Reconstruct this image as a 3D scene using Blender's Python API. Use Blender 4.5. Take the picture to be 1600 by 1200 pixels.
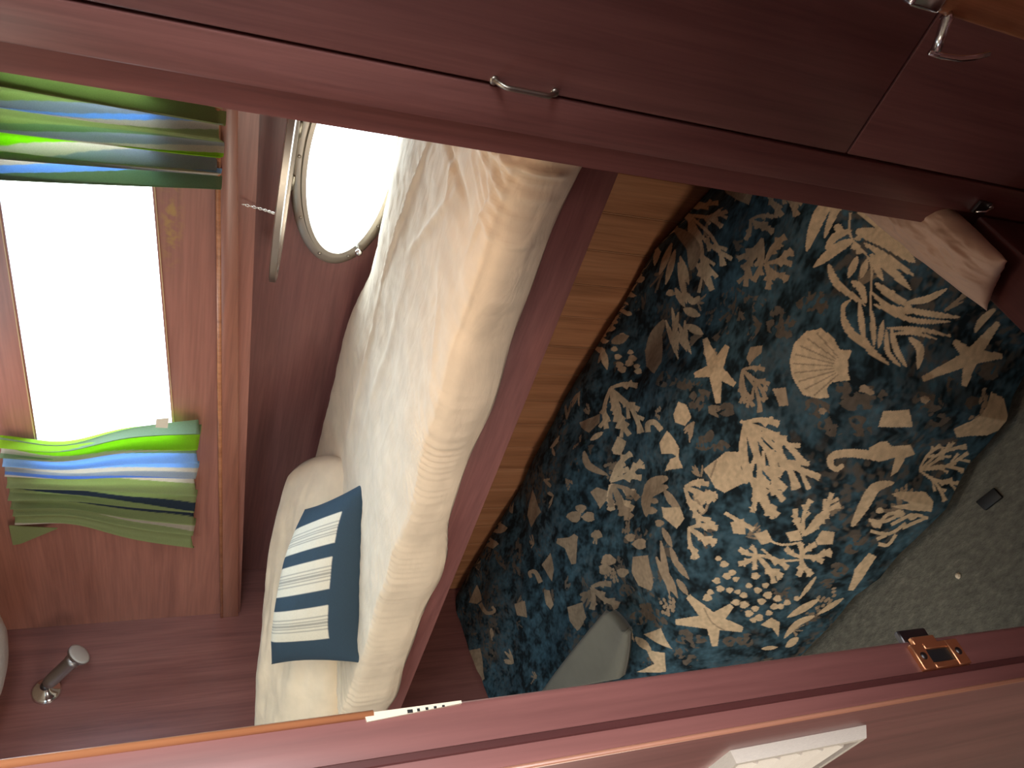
import bpy, bmesh, math, random
import numpy as np
from mathutils import Vector, Matrix, noise

for o in list(bpy.data.objects):
    bpy.data.objects.remove(o)
SC = bpy.context.scene
COL = SC.collection

# ------------------------------------------------------------------ camera, world, lights, exposure
# World axes: X runs outboard to the hull, Y runs forward to the bow bulkhead, Z up.
F, CZ = 1200.0, 1.5
_down = np.array([2830.0, -105.0, -F]); _down /= np.linalg.norm(_down)
_Z = -_down
_f = np.array([0, 0, -1.0]); _Y = _f - _f.dot(_Z) * _Z; _Y /= np.linalg.norm(_Y)
_X = np.cross(_Y, _Z)
_s = math.sqrt(.5)
ROT = np.array([[_s, _s, 0], [-_s, _s, 0], [0, 0, 1]]) @ np.array([_X, _Y, _Z])
CAM = np.array([0.0, 0.0, CZ])
cd = bpy.data.cameras.new('camera')
cam = bpy.data.objects.new('camera', cd); COL.objects.link(cam)
cd.sensor_fit = 'HORIZONTAL'; cd.sensor_width = 36.0; cd.lens = F / 1600 * 36
cd.clip_start = 0.02
_m = Matrix.Identity(4)
for i in range(3):
    for j in range(3):
        _m[i][j] = ROT[i, j]
    _m[i][3] = CAM[i]
cam.matrix_world = _m
SC.camera = cam

world = bpy.data.worlds.new('daylight'); SC.world = world
world.use_nodes = True
_bg = world.node_tree.nodes['Background']
_bg.inputs['Color'].default_value = (0.90, 0.96, 1.0, 1)
_bg.inputs['Strength'].default_value = 5.0

def area(name, loc, direction, sx, sy, energy, color, spread=180):
    l = bpy.data.lights.new(name, 'AREA'); l.shape = 'RECTANGLE'; l.size = sx; l.size_y = sy
    l.energy = energy; l.color = color; l.spread = math.radians(spread)
    o = bpy.data.objects.new(name, l); COL.objects.link(o)
    o.location = loc
    o.rotation_euler = Vector(direction).to_track_quat('-Z', 'Y').to_euler()
    return o

area('window_daylight', (1.66, 1.30, 1.80), (-1, 0, -.50), 1.4, .42, 15, (.42, .76, 1.12))
area('porthole_daylight', (1.86, 0.95, 1.22), (-1, 0, -.25), .5, .22, 4.5, (.80, 1.0, 1.1))
area('added_bunk_fill', (1.20, 1.55, 1.985), (.15, .05, -1), .3, .8, 1.6, (.92, 1.0, 1.10))  # unseen fill added above the upper bunk; no prism in the deck
area('added_cabin_fill', (.42, .72, 1.985), (.05, .1, -1), .5, .5, 1.3, (1.0, .88, .74))  # added overhead fill for the aft cabin; the ceiling has no hatch
area('added_forward_fill', (.0, 2.25, 1.985), (.1, 0, -1), .6, .6, 5.5, (.62, .92, 1.05))  # unseen fill added to lift the forward bulkhead and upper wall
area('added_warm_fill', (.62, .45, 1.98), (.43, .55, -1.58), .12, .12, .50, (1.0, .66, .40), spread=60)  # narrow warm fill added for duvet and mattress side; no fitting there
area('saloon_daylight', (.25, -.75, 1.75), (.14, 1, -.10), .8, .4, 3.8, (.93, 1.0, 1.0), spread=70)
area('added_door_fill', (-.34, -.45, 1.55), (.50, .85, -.22), .5, .4, .75, (1.0, .86, .84), spread=50)  # narrow fill added from behind to brighten the door edge
area('added_port_fill', (-.96, 1.50, 1.10), (1, 0, -.12), 1.2, .4, 13.5, (1.10, .97, .80))  # unseen warm fill added from port; that wall has no opening

SC.view_settings.view_transform = 'Standard'
SC.view_settings.look = 'None'
SC.view_settings.gamma = 1.0
SC.view_settings.use_curve_mapping = False
SC.view_settings.exposure = 0.15

# ------------------------------------------------------------------ helpers
def at(px, py, axis, c):
    """Point of the world plane <axis> = c that stands at a point of the photograph."""
    r = ROT @ np.array([px - 800.0, 600.0 - py, -F])
    return CAM + r * ((c - CAM[axis]) / r[axis])

def to_photo(P):
    q = (np.asarray(P) - CAM) @ ROT
    return np.stack([800 + F * q[..., 0] / -q[..., 2], 600 - F * q[..., 1] / -q[..., 2]], -1)

def tag(o, label=None, cat=None, group=None, kind=None):
    if label: o['label'] = label
    if cat: o['category'] = cat
    if group: o['group'] = group
    if kind: o['kind'] = kind
    return o

def empty(name, loc):
    o = bpy.data.objects.new(name, None); COL.objects.link(o); o.location = loc
    o.empty_display_size = .05
    return o

def world_loc(o):
    v = Vector((0, 0, 0))
    while o is not None:
        v = v + o.location; o = o.parent
    return v

class MB:
    def __init__(self):
        self.v, self.f = [], []
    def add(self, vs, fs):
        b = len(self.v)
        self.v += [tuple(p) for p in vs]
        self.f += [tuple(i + b for i in q) for q in fs]
        return self
    def box(self, lo, hi, bevel=0.0, seg=2):
        bm = bmesh.new(); bmesh.ops.create_cube(bm, size=1)
        for v in bm.verts:
            v.co = Vector([lo[k] + (v.co[k] + .5) * (hi[k] - lo[k]) for k in range(3)])
        if bevel:
            bmesh.ops.bevel(bm, geom=bm.edges[:], offset=bevel, segments=seg, affect='EDGES', profile=.5)
        return self.bm(bm)
    def bm(self, bm):
        bm.verts.index_update()
        self.add([v.co for v in bm.verts], [[v.index for v in f.verts] for f in bm.faces])
        bm.free(); return self
    def prism(self, pts, off, bevel=0.0):
        """pts: planar loop of 3D points, extruded by off."""
        bm = bmesh.new()
        vs = [bm.verts.new(p) for p in pts]
        f = bm.faces.new(vs)
        r = bmesh.ops.extrude_face_region(bm, geom=[f])
        for g in r['geom']:
            if isinstance(g, bmesh.types.BMVert): g.co += Vector(off)
        bmesh.ops.recalc_face_normals(bm, faces=bm.faces[:])
        if bevel:
            bmesh.ops.bevel(bm, geom=bm.edges[:], offset=bevel, segments=2, affect='EDGES', profile=.5)
        return self.bm(bm)
    def tube(self, pts, rad, seg=12, cap=True, flat=1.0):
        pts = [Vector(p) for p in pts]; n = len(pts)
        rads = rad if isinstance(rad, (list, tuple)) else [rad] * n
        up = Vector((0, 0, 1)); vs = []; prev = None
        for i, p in enumerate(pts):
            t = (pts[min(i + 1, n - 1)] - pts[max(i - 1, 0)]).normalized()
            if prev is None:
                a = up if abs(t.dot(up)) < .9 else Vector((1, 0, 0))
                x = t.cross(a).normalized()
            else:
                x = (prev - t * prev.dot(t)).normalized()
            prev = x; y = t.cross(x)
            for k in range(seg):
                an = 2 * math.pi * k / seg
                vs.append(p + (x * math.cos(an) + y * math.sin(an) * flat) * rads[i])
        fs = []
        for i in range(n - 1):
            for k in range(seg):
                fs.append((i * seg + k, i * seg + (k + 1) % seg, (i + 1) * seg + (k + 1) % seg, (i + 1) * seg + k))
        if cap:
            fs.append(tuple(range(seg))[::-1]); fs.append(tuple((n - 1) * seg + k for k in range(seg)))
        return self.add(vs, fs)
    def lathe(self, prof, org, axis, seg=32):
        """prof: (radius, height along axis) pairs."""
        q = Vector(axis).normalized().to_track_quat('Z', 'Y'); o = Vector(org)
        vs = []
        for r, h in prof:
            for k in range(seg):
                a = 2 * math.pi * k / seg
                vs.append(o + q @ Vector((r * math.cos(a), r * math.sin(a), h)))
        fs = []
        for i in range(len(prof) - 1):
            for k in range(seg):
                fs.append((i * seg + k, i * seg + (k + 1) % seg, (i + 1) * seg + (k + 1) % seg, (i + 1) * seg + k))
        fs.append(tuple(range(seg))[::-1]); fs.append(tuple((len(prof) - 1) * seg + k for k in range(seg)))
        return self.add(vs, fs)
    def grid(self, P, nu, nv):
        fs = []
        for i in range(nu - 1):
            for j in range(nv - 1):
                fs.append((i * nv + j, (i + 1) * nv + j, (i + 1) * nv + j + 1, i * nv + j + 1))
        return self.add(P, fs)
    def ring(self, loops, closed=False):
        """bridge equal-length closed loops in order; closed joins the last to the first."""
        n = len(loops[0]); vs = [p for l in loops for p in l]; fs = []
        m = len(loops)
        for a in range(m if closed else m - 1):
            b = (a + 1) % m
            for k in range(n):
                fs.append((a * n + k, a * n + (k + 1) % n, b * n + (k + 1) % n, b * n + k))
        return self.add(vs, fs)
    def build(self, name, mat, parent=None, smooth=False, angle=None, fix=True):
        V = np.array([tuple(p) for p in self.v], float)
        lo, hi = V.min(0), V.max(0)
        org = Vector(((lo[0] + hi[0]) / 2, (lo[1] + hi[1]) / 2, lo[2]))
        me = bpy.data.meshes.new(name)
        me.from_pydata([tuple(p - np.array(org)) for p in V], [], self.f)
        if fix:
            bm = bmesh.new(); bm.from_mesh(me)
            bmesh.ops.recalc_face_normals(bm, faces=bm.faces[:]); bm.to_mesh(me); bm.free()
        me.update()
        if mat: me.materials.append(mat)
        if smooth or angle is not None:
            me.polygons.foreach_set('use_smooth', [True] * len(me.polygons))
            if angle is not None:
                me.set_sharp_from_angle(angle=math.radians(angle))
        o = bpy.data.objects.new(name, me); COL.objects.link(o)
        o.location = org
        if parent is not None:
            o.parent = parent
            o.location = org - world_loc(parent)
        return o

def solidify(o, t, offset=-1):
    m = o.modifiers.new('thickness', 'SOLIDIFY'); m.thickness = t; m.offset = offset
    return o

# ------------------------------------------------------------------ materials
def mat(name):
    m = bpy.data.materials.new(name); m.use_nodes = True
    nt = m.node_tree; b = nt.nodes['Principled BSDF']
    return m, nt, b

def node(nt, t, **kw):
    n = nt.nodes.new(t)
    for k, v in kw.items():
        setattr(n, k, v)
    return n

def ramp(nt, stops):
    r = nt.nodes.new('ShaderNodeValToRGB')
    e = r.color_ramp.elements
    while len(e) > 1: e.remove(e[-1])
    e[0].position = stops[0][0]; e[0].color = (*stops[0][1], 1)
    for p, c in stops[1:]:
        k = e.new(p); k.color = (*c, 1)
    return r

def wood(name, dark, mid, light, axis='Y', rough=.36, scale=1.0, coat=.5, planks=None):
    m, nt, b = mat(name)
    tc = node(nt, 'ShaderNodeTexCoord'); mp = node(nt, 'ShaderNodeMapping')
    s = [26.0 * scale] * 3; s['XYZ'.index(axis)] = 1.6 * scale
    mp.inputs['Scale'].default_value = s
    nt.links.new(tc.outputs['Object'], mp.inputs['Vector'])
    n1 = node(nt, 'ShaderNodeTexNoise'); n1.inputs['Scale'].default_value = 1.0
    n1.inputs['Detail'].default_value = 7; n1.inputs['Roughness'].default_value = .62; n1.inputs['Distortion'].default_value = .5
    nt.links.new(mp.outputs[0], n1.inputs['Vector'])
    r = ramp(nt, [(.25, dark), (.5, mid), (.78, light)])
    nt.links.new(n1.outputs['Fac'], r.inputs['Fac'])
    mp2 = node(nt, 'ShaderNodeMapping'); s2 = [170.0 * scale] * 3; s2['XYZ'.index(axis)] = 5.0 * scale
    mp2.inputs['Scale'].default_value = s2
    nt.links.new(tc.outputs['Object'], mp2.inputs['Vector'])
    n2 = node(nt, 'ShaderNodeTexNoise'); n2.inputs['Scale'].default_value = 1.0; n2.inputs['Detail'].default_value = 3
    nt.links.new(mp2.outputs[0], n2.inputs['Vector'])
    r2 = ramp(nt, [(.35, (.72, .72, .72)), (.6, (1, 1, 1))])
    nt.links.new(n2.outputs['Fac'], r2.inputs['Fac'])
    mx = node(nt, 'ShaderNodeMix', data_type='RGBA', blend_type='MULTIPLY'); mx.inputs['Factor'].default_value = .55
    nt.links.new(r.outputs[0], mx.inputs[6]); nt.links.new(r2.outputs[0], mx.inputs[7])
    out = mx.outputs[2]
    nt.links.new(out, b.inputs['Base Color'])
    b.inputs['Roughness'].default_value = rough
    b.inputs['Coat Weight'].default_value = coat; b.inputs['Coat Roughness'].default_value = .30
    bp = node(nt, 'ShaderNodeBump'); bp.inputs['Strength'].default_value = .06; bp.inputs['Distance'].default_value = .002
    nt.links.new(n2.outputs['Fac'], bp.inputs['Height']); nt.links.new(bp.outputs[0], b.inputs['Normal'])
    m['mixnode'] = mx.name
    return m

MAHOG = dict(dark=(.165, .062, .058), mid=(.245, .098, .089), light=(.325, .136, .120))
mahog_y = wood('mahogany_lengthwise', axis='Y', **MAHOG)
mahog_z = wood('mahogany_upright', axis='Z', **MAHOG)
mahog_x = wood('mahogany_crosswise', axis='X', **MAHOG)
teak = wood('varnished_teak', (.28, .12, .055), (.46, .21, .10), (.58, .29, .15), axis='Z', rough=.35)
varnish = wood('orange_varnished_wood', (.32, .115, .05), (.50, .20, .09), (.62, .28, .13), axis='Z', rough=.25, coat=.5)
pale_wood = wood('pale_window_lining', (.55, .36, .16), (.66, .46, .24), (.76, .58, .34), axis='Y')

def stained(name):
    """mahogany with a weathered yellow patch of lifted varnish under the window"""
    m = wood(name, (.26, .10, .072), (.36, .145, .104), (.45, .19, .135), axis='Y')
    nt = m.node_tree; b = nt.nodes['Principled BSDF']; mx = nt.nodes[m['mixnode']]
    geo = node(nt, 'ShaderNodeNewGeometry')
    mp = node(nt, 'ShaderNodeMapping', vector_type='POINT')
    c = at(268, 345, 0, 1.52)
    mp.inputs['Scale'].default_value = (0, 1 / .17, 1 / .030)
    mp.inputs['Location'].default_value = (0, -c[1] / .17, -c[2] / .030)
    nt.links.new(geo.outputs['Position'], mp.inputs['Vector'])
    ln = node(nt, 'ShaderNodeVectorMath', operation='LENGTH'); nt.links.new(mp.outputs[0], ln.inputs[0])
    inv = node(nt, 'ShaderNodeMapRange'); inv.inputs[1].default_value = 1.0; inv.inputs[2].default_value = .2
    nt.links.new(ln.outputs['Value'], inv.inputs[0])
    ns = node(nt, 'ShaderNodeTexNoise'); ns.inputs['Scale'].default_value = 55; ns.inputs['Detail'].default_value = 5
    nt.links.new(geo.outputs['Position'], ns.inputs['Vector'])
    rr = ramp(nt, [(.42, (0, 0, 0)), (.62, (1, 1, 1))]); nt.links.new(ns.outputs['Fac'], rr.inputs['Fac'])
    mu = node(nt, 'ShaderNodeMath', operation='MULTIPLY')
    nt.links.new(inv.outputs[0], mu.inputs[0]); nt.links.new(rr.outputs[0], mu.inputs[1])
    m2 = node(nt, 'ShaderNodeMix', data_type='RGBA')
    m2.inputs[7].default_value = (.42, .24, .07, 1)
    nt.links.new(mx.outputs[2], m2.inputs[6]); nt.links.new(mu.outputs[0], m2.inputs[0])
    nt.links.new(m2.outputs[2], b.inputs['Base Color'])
    return m
trim_wood = wood('lighter_trim_mahogany', (.21, .076, .050), (.33, .125, .078), (.42, .17, .105), axis='Y')
mahog_shaded = wood('shade_darkened_mahogany', (.055, .016, .016), (.085, .026, .024), (.12, .038, .034), axis='X')  # same mahogany, darkened to put the sill's shade into its colour
mahog_stained = stained('mahogany_with_weathered_patch')

def metal(name, col, rough=.18):
    m, nt, b = mat(name)
    b.inputs['Base Color'].default_value = (*col, 1); b.inputs['Metallic'].default_value = 1
    n = node(nt, 'ShaderNodeTexNoise'); n.inputs['Scale'].default_value = 60
    mr = node(nt, 'ShaderNodeMapRange'); mr.inputs[3].default_value = rough * .7; mr.inputs[4].default_value = rough * 1.5
    nt.links.new(n.outputs['Fac'], mr.inputs[0]); nt.links.new(mr.outputs[0], b.inputs['Roughness'])
    return m
chrome = metal('polished_chrome', (.80, .80, .80), .12)
bronze = metal('dull_bronze', (.46, .42, .36), .34)
copper = metal('coppery_brass', (.93, .48, .25), .38)
lamp_metal = metal('brushed_grey_metal', (.42, .42, .43), .38)
dark_metal = metal('darkened_steel', (.13, .13, .14), .35)

def plain(name, col, rough=.6, noise_amt=.08, spec=.4):
    m, nt, b = mat(name)
    n = node(nt, 'ShaderNodeTexNoise'); n.inputs['Scale'].default_value = 45; n.inputs['Detail'].default_value = 4
    r = ramp(nt, [(.3, tuple(c * (1 - noise_amt) for c in col)), (.7, tuple(min(1, c * (1 + noise_amt)) for c in col))])
    nt.links.new(n.outputs['Fac'], r.inputs['Fac']); nt.links.new(r.outputs[0], b.inputs['Base Color'])
    b.inputs['Roughness'].default_value = rough; b.inputs['Specular IOR Level'].default_value = spec
    return m
white_plastic = plain('white_plastic', (.80, .77, .68), .35)
black_rubber = plain('black_rubber', (.012, .013, .015), .5)
lens_grey = plain('frosted_lens', (.60, .60, .58), .3)
cream_paint = plain('cream_enamel', (.74, .66, .52), .45)

def fabric(name, col, weave=900, bump=.15, rough=.9, sheen=.15, fold=None):
    m, nt, b = mat(name)
    tc = node(nt, 'ShaderNodeTexCoord')
    n = node(nt, 'ShaderNodeTexNoise'); n.inputs['Scale'].default_value = 18; n.inputs['Detail'].default_value = 5
    nt.links.new(tc.outputs['Object'], n.inputs['Vector'])
    r = ramp(nt, [(.3, tuple(c * .92 for c in col)), (.7, tuple(min(1, c * 1.06) for c in col))])
    nt.links.new(n.outputs['Fac'], r.inputs['Fac']); nt.links.new(r.outputs[0], b.inputs['Base Color'])
    b.inputs['Roughness'].default_value = rough; b.inputs['Sheen Weight'].default_value = sheen
    b.inputs['Specular IOR Level'].default_value = .2
    w = node(nt, 'ShaderNodeTexNoise'); w.inputs['Scale'].default_value = weave; w.inputs['Detail'].default_value = 2
    nt.links.new(tc.outputs['Object'], w.inputs['Vector'])
    bp = node(nt, 'ShaderNodeBump'); bp.inputs['Strength'].default_value = bump; bp.inputs['Distance'].default_value = .001
    nt.links.new(w.outputs['Fac'], bp.inputs['Height'])
    last = bp
    if fold:
        mp = node(nt, 'ShaderNodeMapping'); mp.inputs['Scale'].default_value = fold
        mp.inputs['Rotation'].default_value = (0, 0, math.radians(12))
        nt.links.new(tc.outputs['Object'], mp.inputs['Vector'])
        fn = node(nt, 'ShaderNodeTexNoise'); fn.inputs['Scale'].default_value = 1; fn.inputs['Detail'].default_value = 4
        fn.inputs['Distortion'].default_value = .6
        nt.links.new(mp.outputs[0], fn.inputs['Vector'])
        b2 = node(nt, 'ShaderNodeBump'); b2.inputs['Strength'].default_value = .55; b2.inputs['Distance'].default_value = .006
        nt.links.new(fn.outputs['Fac'], b2.inputs['Height']); nt.links.new(bp.outputs[0], b2.inputs['Normal'])
        last = b2
    nt.links.new(last.outputs[0], b.inputs['Normal'])
    return m
CREAM = (.74, .61, .45)
sheet = fabric('cream_cotton_sheet', CREAM, fold=(26, 7, 20))
pillow_cloth = fabric('cream_pillow_cotton', (.74, .60, .43), fold=(14, 14, 14))
pale_pillow = fabric('pale_pillow_cotton', (.58, .40, .30), fold=(10, 22, 10))
towel_cloth = fabric('grey_green_towelling', (.15, .15, .125), weave=500, bump=.4)

def attr_fabric(name, translucent=0.0, rough=.85, fold=None):
    m, nt, b = mat(name)
    a = node(nt, 'ShaderNodeVertexColor', layer_name='print')
    tc = node(nt, 'ShaderNodeTexCoord')
    w = node(nt, 'ShaderNodeTexNoise'); w.inputs['Scale'].default_value = 700; w.inputs['Detail'].default_value = 2
    nt.links.new(tc.outputs['Object'], w.inputs['Vector'])
    r = ramp(nt, [(.3, (.82, .82, .82)), (.7, (1, 1, 1))]); nt.links.new(w.outputs['Fac'], r.inputs['Fac'])
    mx = node(nt, 'ShaderNodeMix', data_type='RGBA', blend_type='MULTIPLY'); mx.inputs[0].default_value = 1
    nt.links.new(a.outputs['Color'], mx.inputs[6]); nt.links.new(r.outputs[0], mx.inputs[7])
    nt.links.new(mx.outputs[2], b.inputs['Base Color'])
    b.inputs['Roughness'].default_value = rough; b.inputs['Specular IOR Level'].default_value = .2
    bp = node(nt, 'ShaderNodeBump'); bp.inputs['Strength'].default_value = .2; bp.inputs['Distance'].default_value = .001
    nt.links.new(w.outputs['Fac'], bp.inputs['Height']); nt.links.new(bp.outputs[0], b.inputs['Normal'])
    if translucent:
        tr = node(nt, 'ShaderNodeBsdfTranslucent'); nt.links.new(mx.outputs[2], tr.inputs['Color'])
        ms = node(nt, 'ShaderNodeMixShader'); ms.inputs[0].default_value = translucent
        nt.links.new(b.outputs[0], ms.inputs[1]); nt.links.new(tr.outputs[0], ms.inputs[2])
        nt.links.new(ms.outputs[0], nt.nodes['Material Output'].inputs['Surface'])
    return m
duvet_cloth = attr_fabric('sea_print_duvet')
curtain_cloth = attr_fabric('striped_curtain', translucent=.5)
cushion_cloth = attr_fabric('striped_cushion')

def glass_mat():
    m, nt, b = mat('clear_pane')
    t = node(nt, 'ShaderNodeBsdfTransparent'); g = node(nt, 'ShaderNodeBsdfGlossy'); g.inputs['Roughness'].default_value = .02
    ms = node(nt, 'ShaderNodeMixShader'); ms.inputs[0].default_value = .05
    nt.links.new(t.outputs[0], ms.inputs[1]); nt.links.new(g.outputs[0], ms.inputs[2])
    nt.links.new(ms.outputs[0], nt.nodes['Material Output'].inputs['Surface'])
    return m
glass = glass_mat()

def carpet_mat():
    m, nt, b = mat('grey_green_carpet')
    tc = node(nt, 'ShaderNodeTexCoord')
    n = node(nt, 'ShaderNodeTexNoise'); n.inputs['Scale'].default_value = 95; n.inputs['Detail'].default_value = 6; n.inputs['Roughness'].default_value = .7
    mp = node(nt, 'ShaderNodeMapping'); mp.inputs['Scale'].default_value = (1, .45, 1); mp.inputs['Rotation'].default_value = (0, 0, .5)
    nt.links.new(tc.outputs['Object'], mp.inputs['Vector']); nt.links.new(mp.outputs[0], n.inputs['Vector'])
    r = ramp(nt, [(.28, (.090, .092, .080)), (.55, (.150, .150, .128)), (.80, (.24, .235, .20))])
    nt.links.new(n.outputs['Fac'], r.inputs['Fac']); nt.links.new(r.outputs[0], b.inputs['Base Color'])
    b.inputs['Roughness'].default_value = 1; b.inputs['Specular IOR Level'].default_value = .1
    bp = node(nt, 'ShaderNodeBump'); bp.inputs['Strength'].default_value = .8; bp.inputs['Distance'].default_value = .006
    nt.links.new(n.outputs['Fac'], bp.inputs['Height']); nt.links.new(bp.outputs[0], b.inputs['Normal'])
    return m
carpet = carpet_mat()

# ------------------------------------------------------------------ the setting
FWD = 2.784            # forward bulkhead
TRUNK, HULL, PLANK = 1.52, 1.70, 1.55
XL = .837              # face of the locker
S = 'structure'
tag(MB().box((-1.0, .40, -.04), (1.78, FWD + .04, 0)).build('floor', carpet), kind=S)
tag(MB().box((-1.0, -1.5, -.04), (1.78, .40, 0)).build('floor', mahog_y), kind=S)
tag(MB().box((-1.0, -1.5, 2.06), (1.78, FWD + .04, 2.10)).build('ceiling', cream_paint), kind=S)
tag(MB().box((-1.0, FWD, 0), (1.78, FWD + .04, 2.06)).build('wall_forward', mahog_z), kind=S)
tag(MB().box((-1.04, -1.5, 0), (-1.0, FWD, 2.06)).build('wall_port', mahog_y), kind=S)
tag(MB().box((-1.04, -1.54, 0), (1.78, -1.5, 2.06)).build('wall_aft', mahog_x), kind=S)
tag(MB().box((XL + .02, .405, 0), (1.78, .44, 2.06)).build('wall_starboard_bulkhead', mahog_z), kind=S)

def zb(d): return 1.580 - .064 * (d - .977)          # window bottom follows the sheer
D0, D1, ZT = .62, 2.00, 1.855
def trimz(d): return 1.428 - .0665 * (d - .723)      # lower edge of the deck shelf trim
def quadloop(x, pts): return [(x, d, z) for d, z in pts]
outer = [(.44, 1.40), (FWD, 1.285), (FWD, 2.06), (.44, 2.06)]
inner = [(D0, zb(D0)), (D1, zb(D1)), (D1, ZT), (D0, ZT)]
w = MB().ring([quadloop(TRUNK, outer), quadloop(TRUNK, inner), quadloop(TRUNK + .05, inner), quadloop(TRUNK + .05, outer)], closed=True)
tag(w.build('wall_starboard_upper', mahog_stained), kind=S)
def grow(pts, a):
    c = (sum(p[0] for p in pts) / 4, sum(p[1] for p in pts) / 4)
    return [(p[0] + math.copysign(a, p[0] - c[0]), p[1] + math.copysign(a, p[1] - c[1])) for p in pts]
win = MB().ring([quadloop(TRUNK - .004, grow(inner, .004)), quadloop(TRUNK - .004, grow(inner, -.006)),
                 quadloop(TRUNK + .046, grow(inner, -.006)), quadloop(TRUNK + .046, grow(inner, -.0005))], closed=True)
win = tag(win.build('window_1', pale_wood), kind=S)
MB().prism(quadloop(TRUNK + .03, inner), (.005, 0, 0)).build('window_pane', glass, win)
# deck shelf trim with a bead along its top
tr = MB()
tr.prism([(TRUNK - .018, .44, trimz(.44)), (TRUNK - .018, FWD, trimz(FWD)), (TRUNK - .018, FWD, trimz(FWD) + .055), (TRUNK - .018, .44, trimz(.44) + .030)], (.018, 0, 0), .003)
tag(tr.build('trim_1', trim_wood, angle=40), kind=S)
bead = MB().tube([(TRUNK - .014, .44, trimz(.44) + .033), (TRUNK - .014, 1.6, trimz(1.6) + .047), (TRUNK - .014, FWD, trimz(FWD) + .058)], .006, 10)
tag(bead.build('trim_2', varnish, smooth=True), kind=S)
tag(MB().box((TRUNK + .05, .44, 1.44), (HULL + .05, FWD, 1.47)).build('ceiling_side_deck', mahog_y), kind=S)

# hull side with the oval port opening
PC = (HULL, .955, 1.152); PA, PB = .258, .098
NS = 72
def oval(x, a, b, c=PC, dz=0): return [(x, c[1] + a * math.cos(2 * math.pi * k / NS), c[2] + dz + b * math.sin(2 * math.pi * k / NS)) for k in range(NS)]
def rect_like(x, d0, d1, z0, z1):
    out = []
    for k in range(NS):
        a = 2 * math.pi * k / NS; c, s = math.cos(a), math.sin(a)
        rx = (d1 - PC[1]) if c > 0 else (PC[1] - d0); rz = (z1 - PC[2]) if s > 0 else (PC[2] - z0)
        t = min(rx / abs(c) if abs(c) > 1e-6 else 1e9, rz / abs(s) if abs(s) > 1e-6 else 1e9)
        out.append((x, PC[1] + c * t, PC[2] + s * t))
    return out
hw = MB().ring([rect_like(HULL, .44, 1.47, .80, 1.45), oval(HULL, PA + .012, PB + .012), oval(HULL + .05, PA + .012, PB + .012), rect_like(HULL + .05, .44, 1.47, .80, 1.45)], closed=True)
hw.box((HULL, 1.47, .80), (HULL + .05, FWD, 1.45))
tag(hw.build('wall_starboard_hull', mahog_y), kind=S)

# upright planking behind the lower bunk
pk = MB(); y = .44; rng = random.Random(4)
while y < FWD - .01:
    y1 = min(y + .118, FWD)
    pk.box((PLANK, y + .0012, .0), (PLANK + .03, y1 - .0012, .945), .0025, 1)
    y = y1
pk.box((PLANK + .012, .44, 0), (PLANK + .032, FWD, .945))
sm_ = MB(); y = .44 + .118
while y < FWD - .02:
    sm_.box((PLANK + .0008, y - .0011, .0), (PLANK + .012, y + .0011, .945)); y += .118
tag(sm_.build('trim_4', wood('pale_seam_inlay', (.40, .20, .10), (.52, .28, .15), (.62, .36, .20), axis='Z')), kind=S)
tag(pk.build('wall_starboard_planking', teak, angle=30), kind=S)

# sill at the foot of the doorway
tag(MB().box((.157, .40, 0), (XL, .486, .30), .006).build('trim_3', mahog_shaded, angle=40), kind=S)

# the open door seen on its edge
light_bead = wood('pale_red_bead', (.34, .15, .09), (.48, .22, .14), (.58, .29, .19), axis='Z')
dr = MB().box((.116, .40, .03), (.156, 1.08, 1.97), .004, 3)
door = tag(dr.build('door_1', mahog_z, angle=40), kind=S)
MB().box((.1280, .3988, .03), (.1325, .4006, 1.97), .0006, 1).build('edge_groove', wood('mahogany_dark_line', (.06, .018, .018), (.09, .028, .027), (.12, .04, .036), axis='Z'), door)
MB().tube([(.117, .401, .04), (.117, .401, 1.96)], .0016, 8).build('bright_edge', light_bead, door, smooth=True)
MB().tube([(.1545, .4005, 1.405), (.1545, .4005, 1.96)], .0022, 10).build('bright_edge', varnish, door, smooth=True)  # orange wood colour stands for light catching the inner door edge
# latch plate on the door edge
zc = 1.000; zh = .0235
lp = MB()
for lo, hi in (((.1325, .3965, zc - zh), (.1513, .4005, zc - .0115)), ((.1325, .3965, zc + .0115), (.1513, .4005, zc + zh)),
               ((.1325, .3965, zc - .0115), (.1368, .4005, zc + .0115)), ((.1465, .3965, zc - .0115), (.1513, .4005, zc + .0115)),
               ((.1500, .3965, zc - .004), (.1562, .4000, zc + .019))):
    lp.box(lo, hi, .0006, 1)
pl = lp.build('latch_plate', copper, door, angle=40); pl['label'] = 'coppery latch plate'
MB().box((.1368, .399, zc - .0115), (.1465, .4003, zc + .0115)).build('latch_opening', black_rubber, pl)
for q in (-.0175, .0175):
    MB().lathe([(.0001, .0010), (.0026, .0006), (.0028, 0)], (.142, .3963, zc + q), (0, -1, 0), 14).build('screw', dark_metal, pl, smooth=True)
MB().box((.1540, .4010, zc - .006), (.1640, .4060, zc + .022), .001, 1).build('latch_bolt', dark_metal, door, angle=40)
# pale label with small dark marks on the rounded edge
za, zb_ = 1.409, 1.357
lb = MB().prism([(.1505, .3988, za), (.1550, .3988, za + .001), (.1550, .3988, zb_), (.1535, .3988, zb_)], (0, .0016, 0))
lb = lb.build('edge_label', cream_paint, door); lb['label'] = 'pale narrow label with dark marks'
mk = MB()
for k in range(5):
    z = 1.386 - k * .0046
    mk.box((.1520 + k * .0002, .3982, z - (.0014 if k == 0 else .0007)), (.1536, .3989, z + (.0014 if k == 0 else .0007)))
mk.build('marks', black_rubber, lb)
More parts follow.
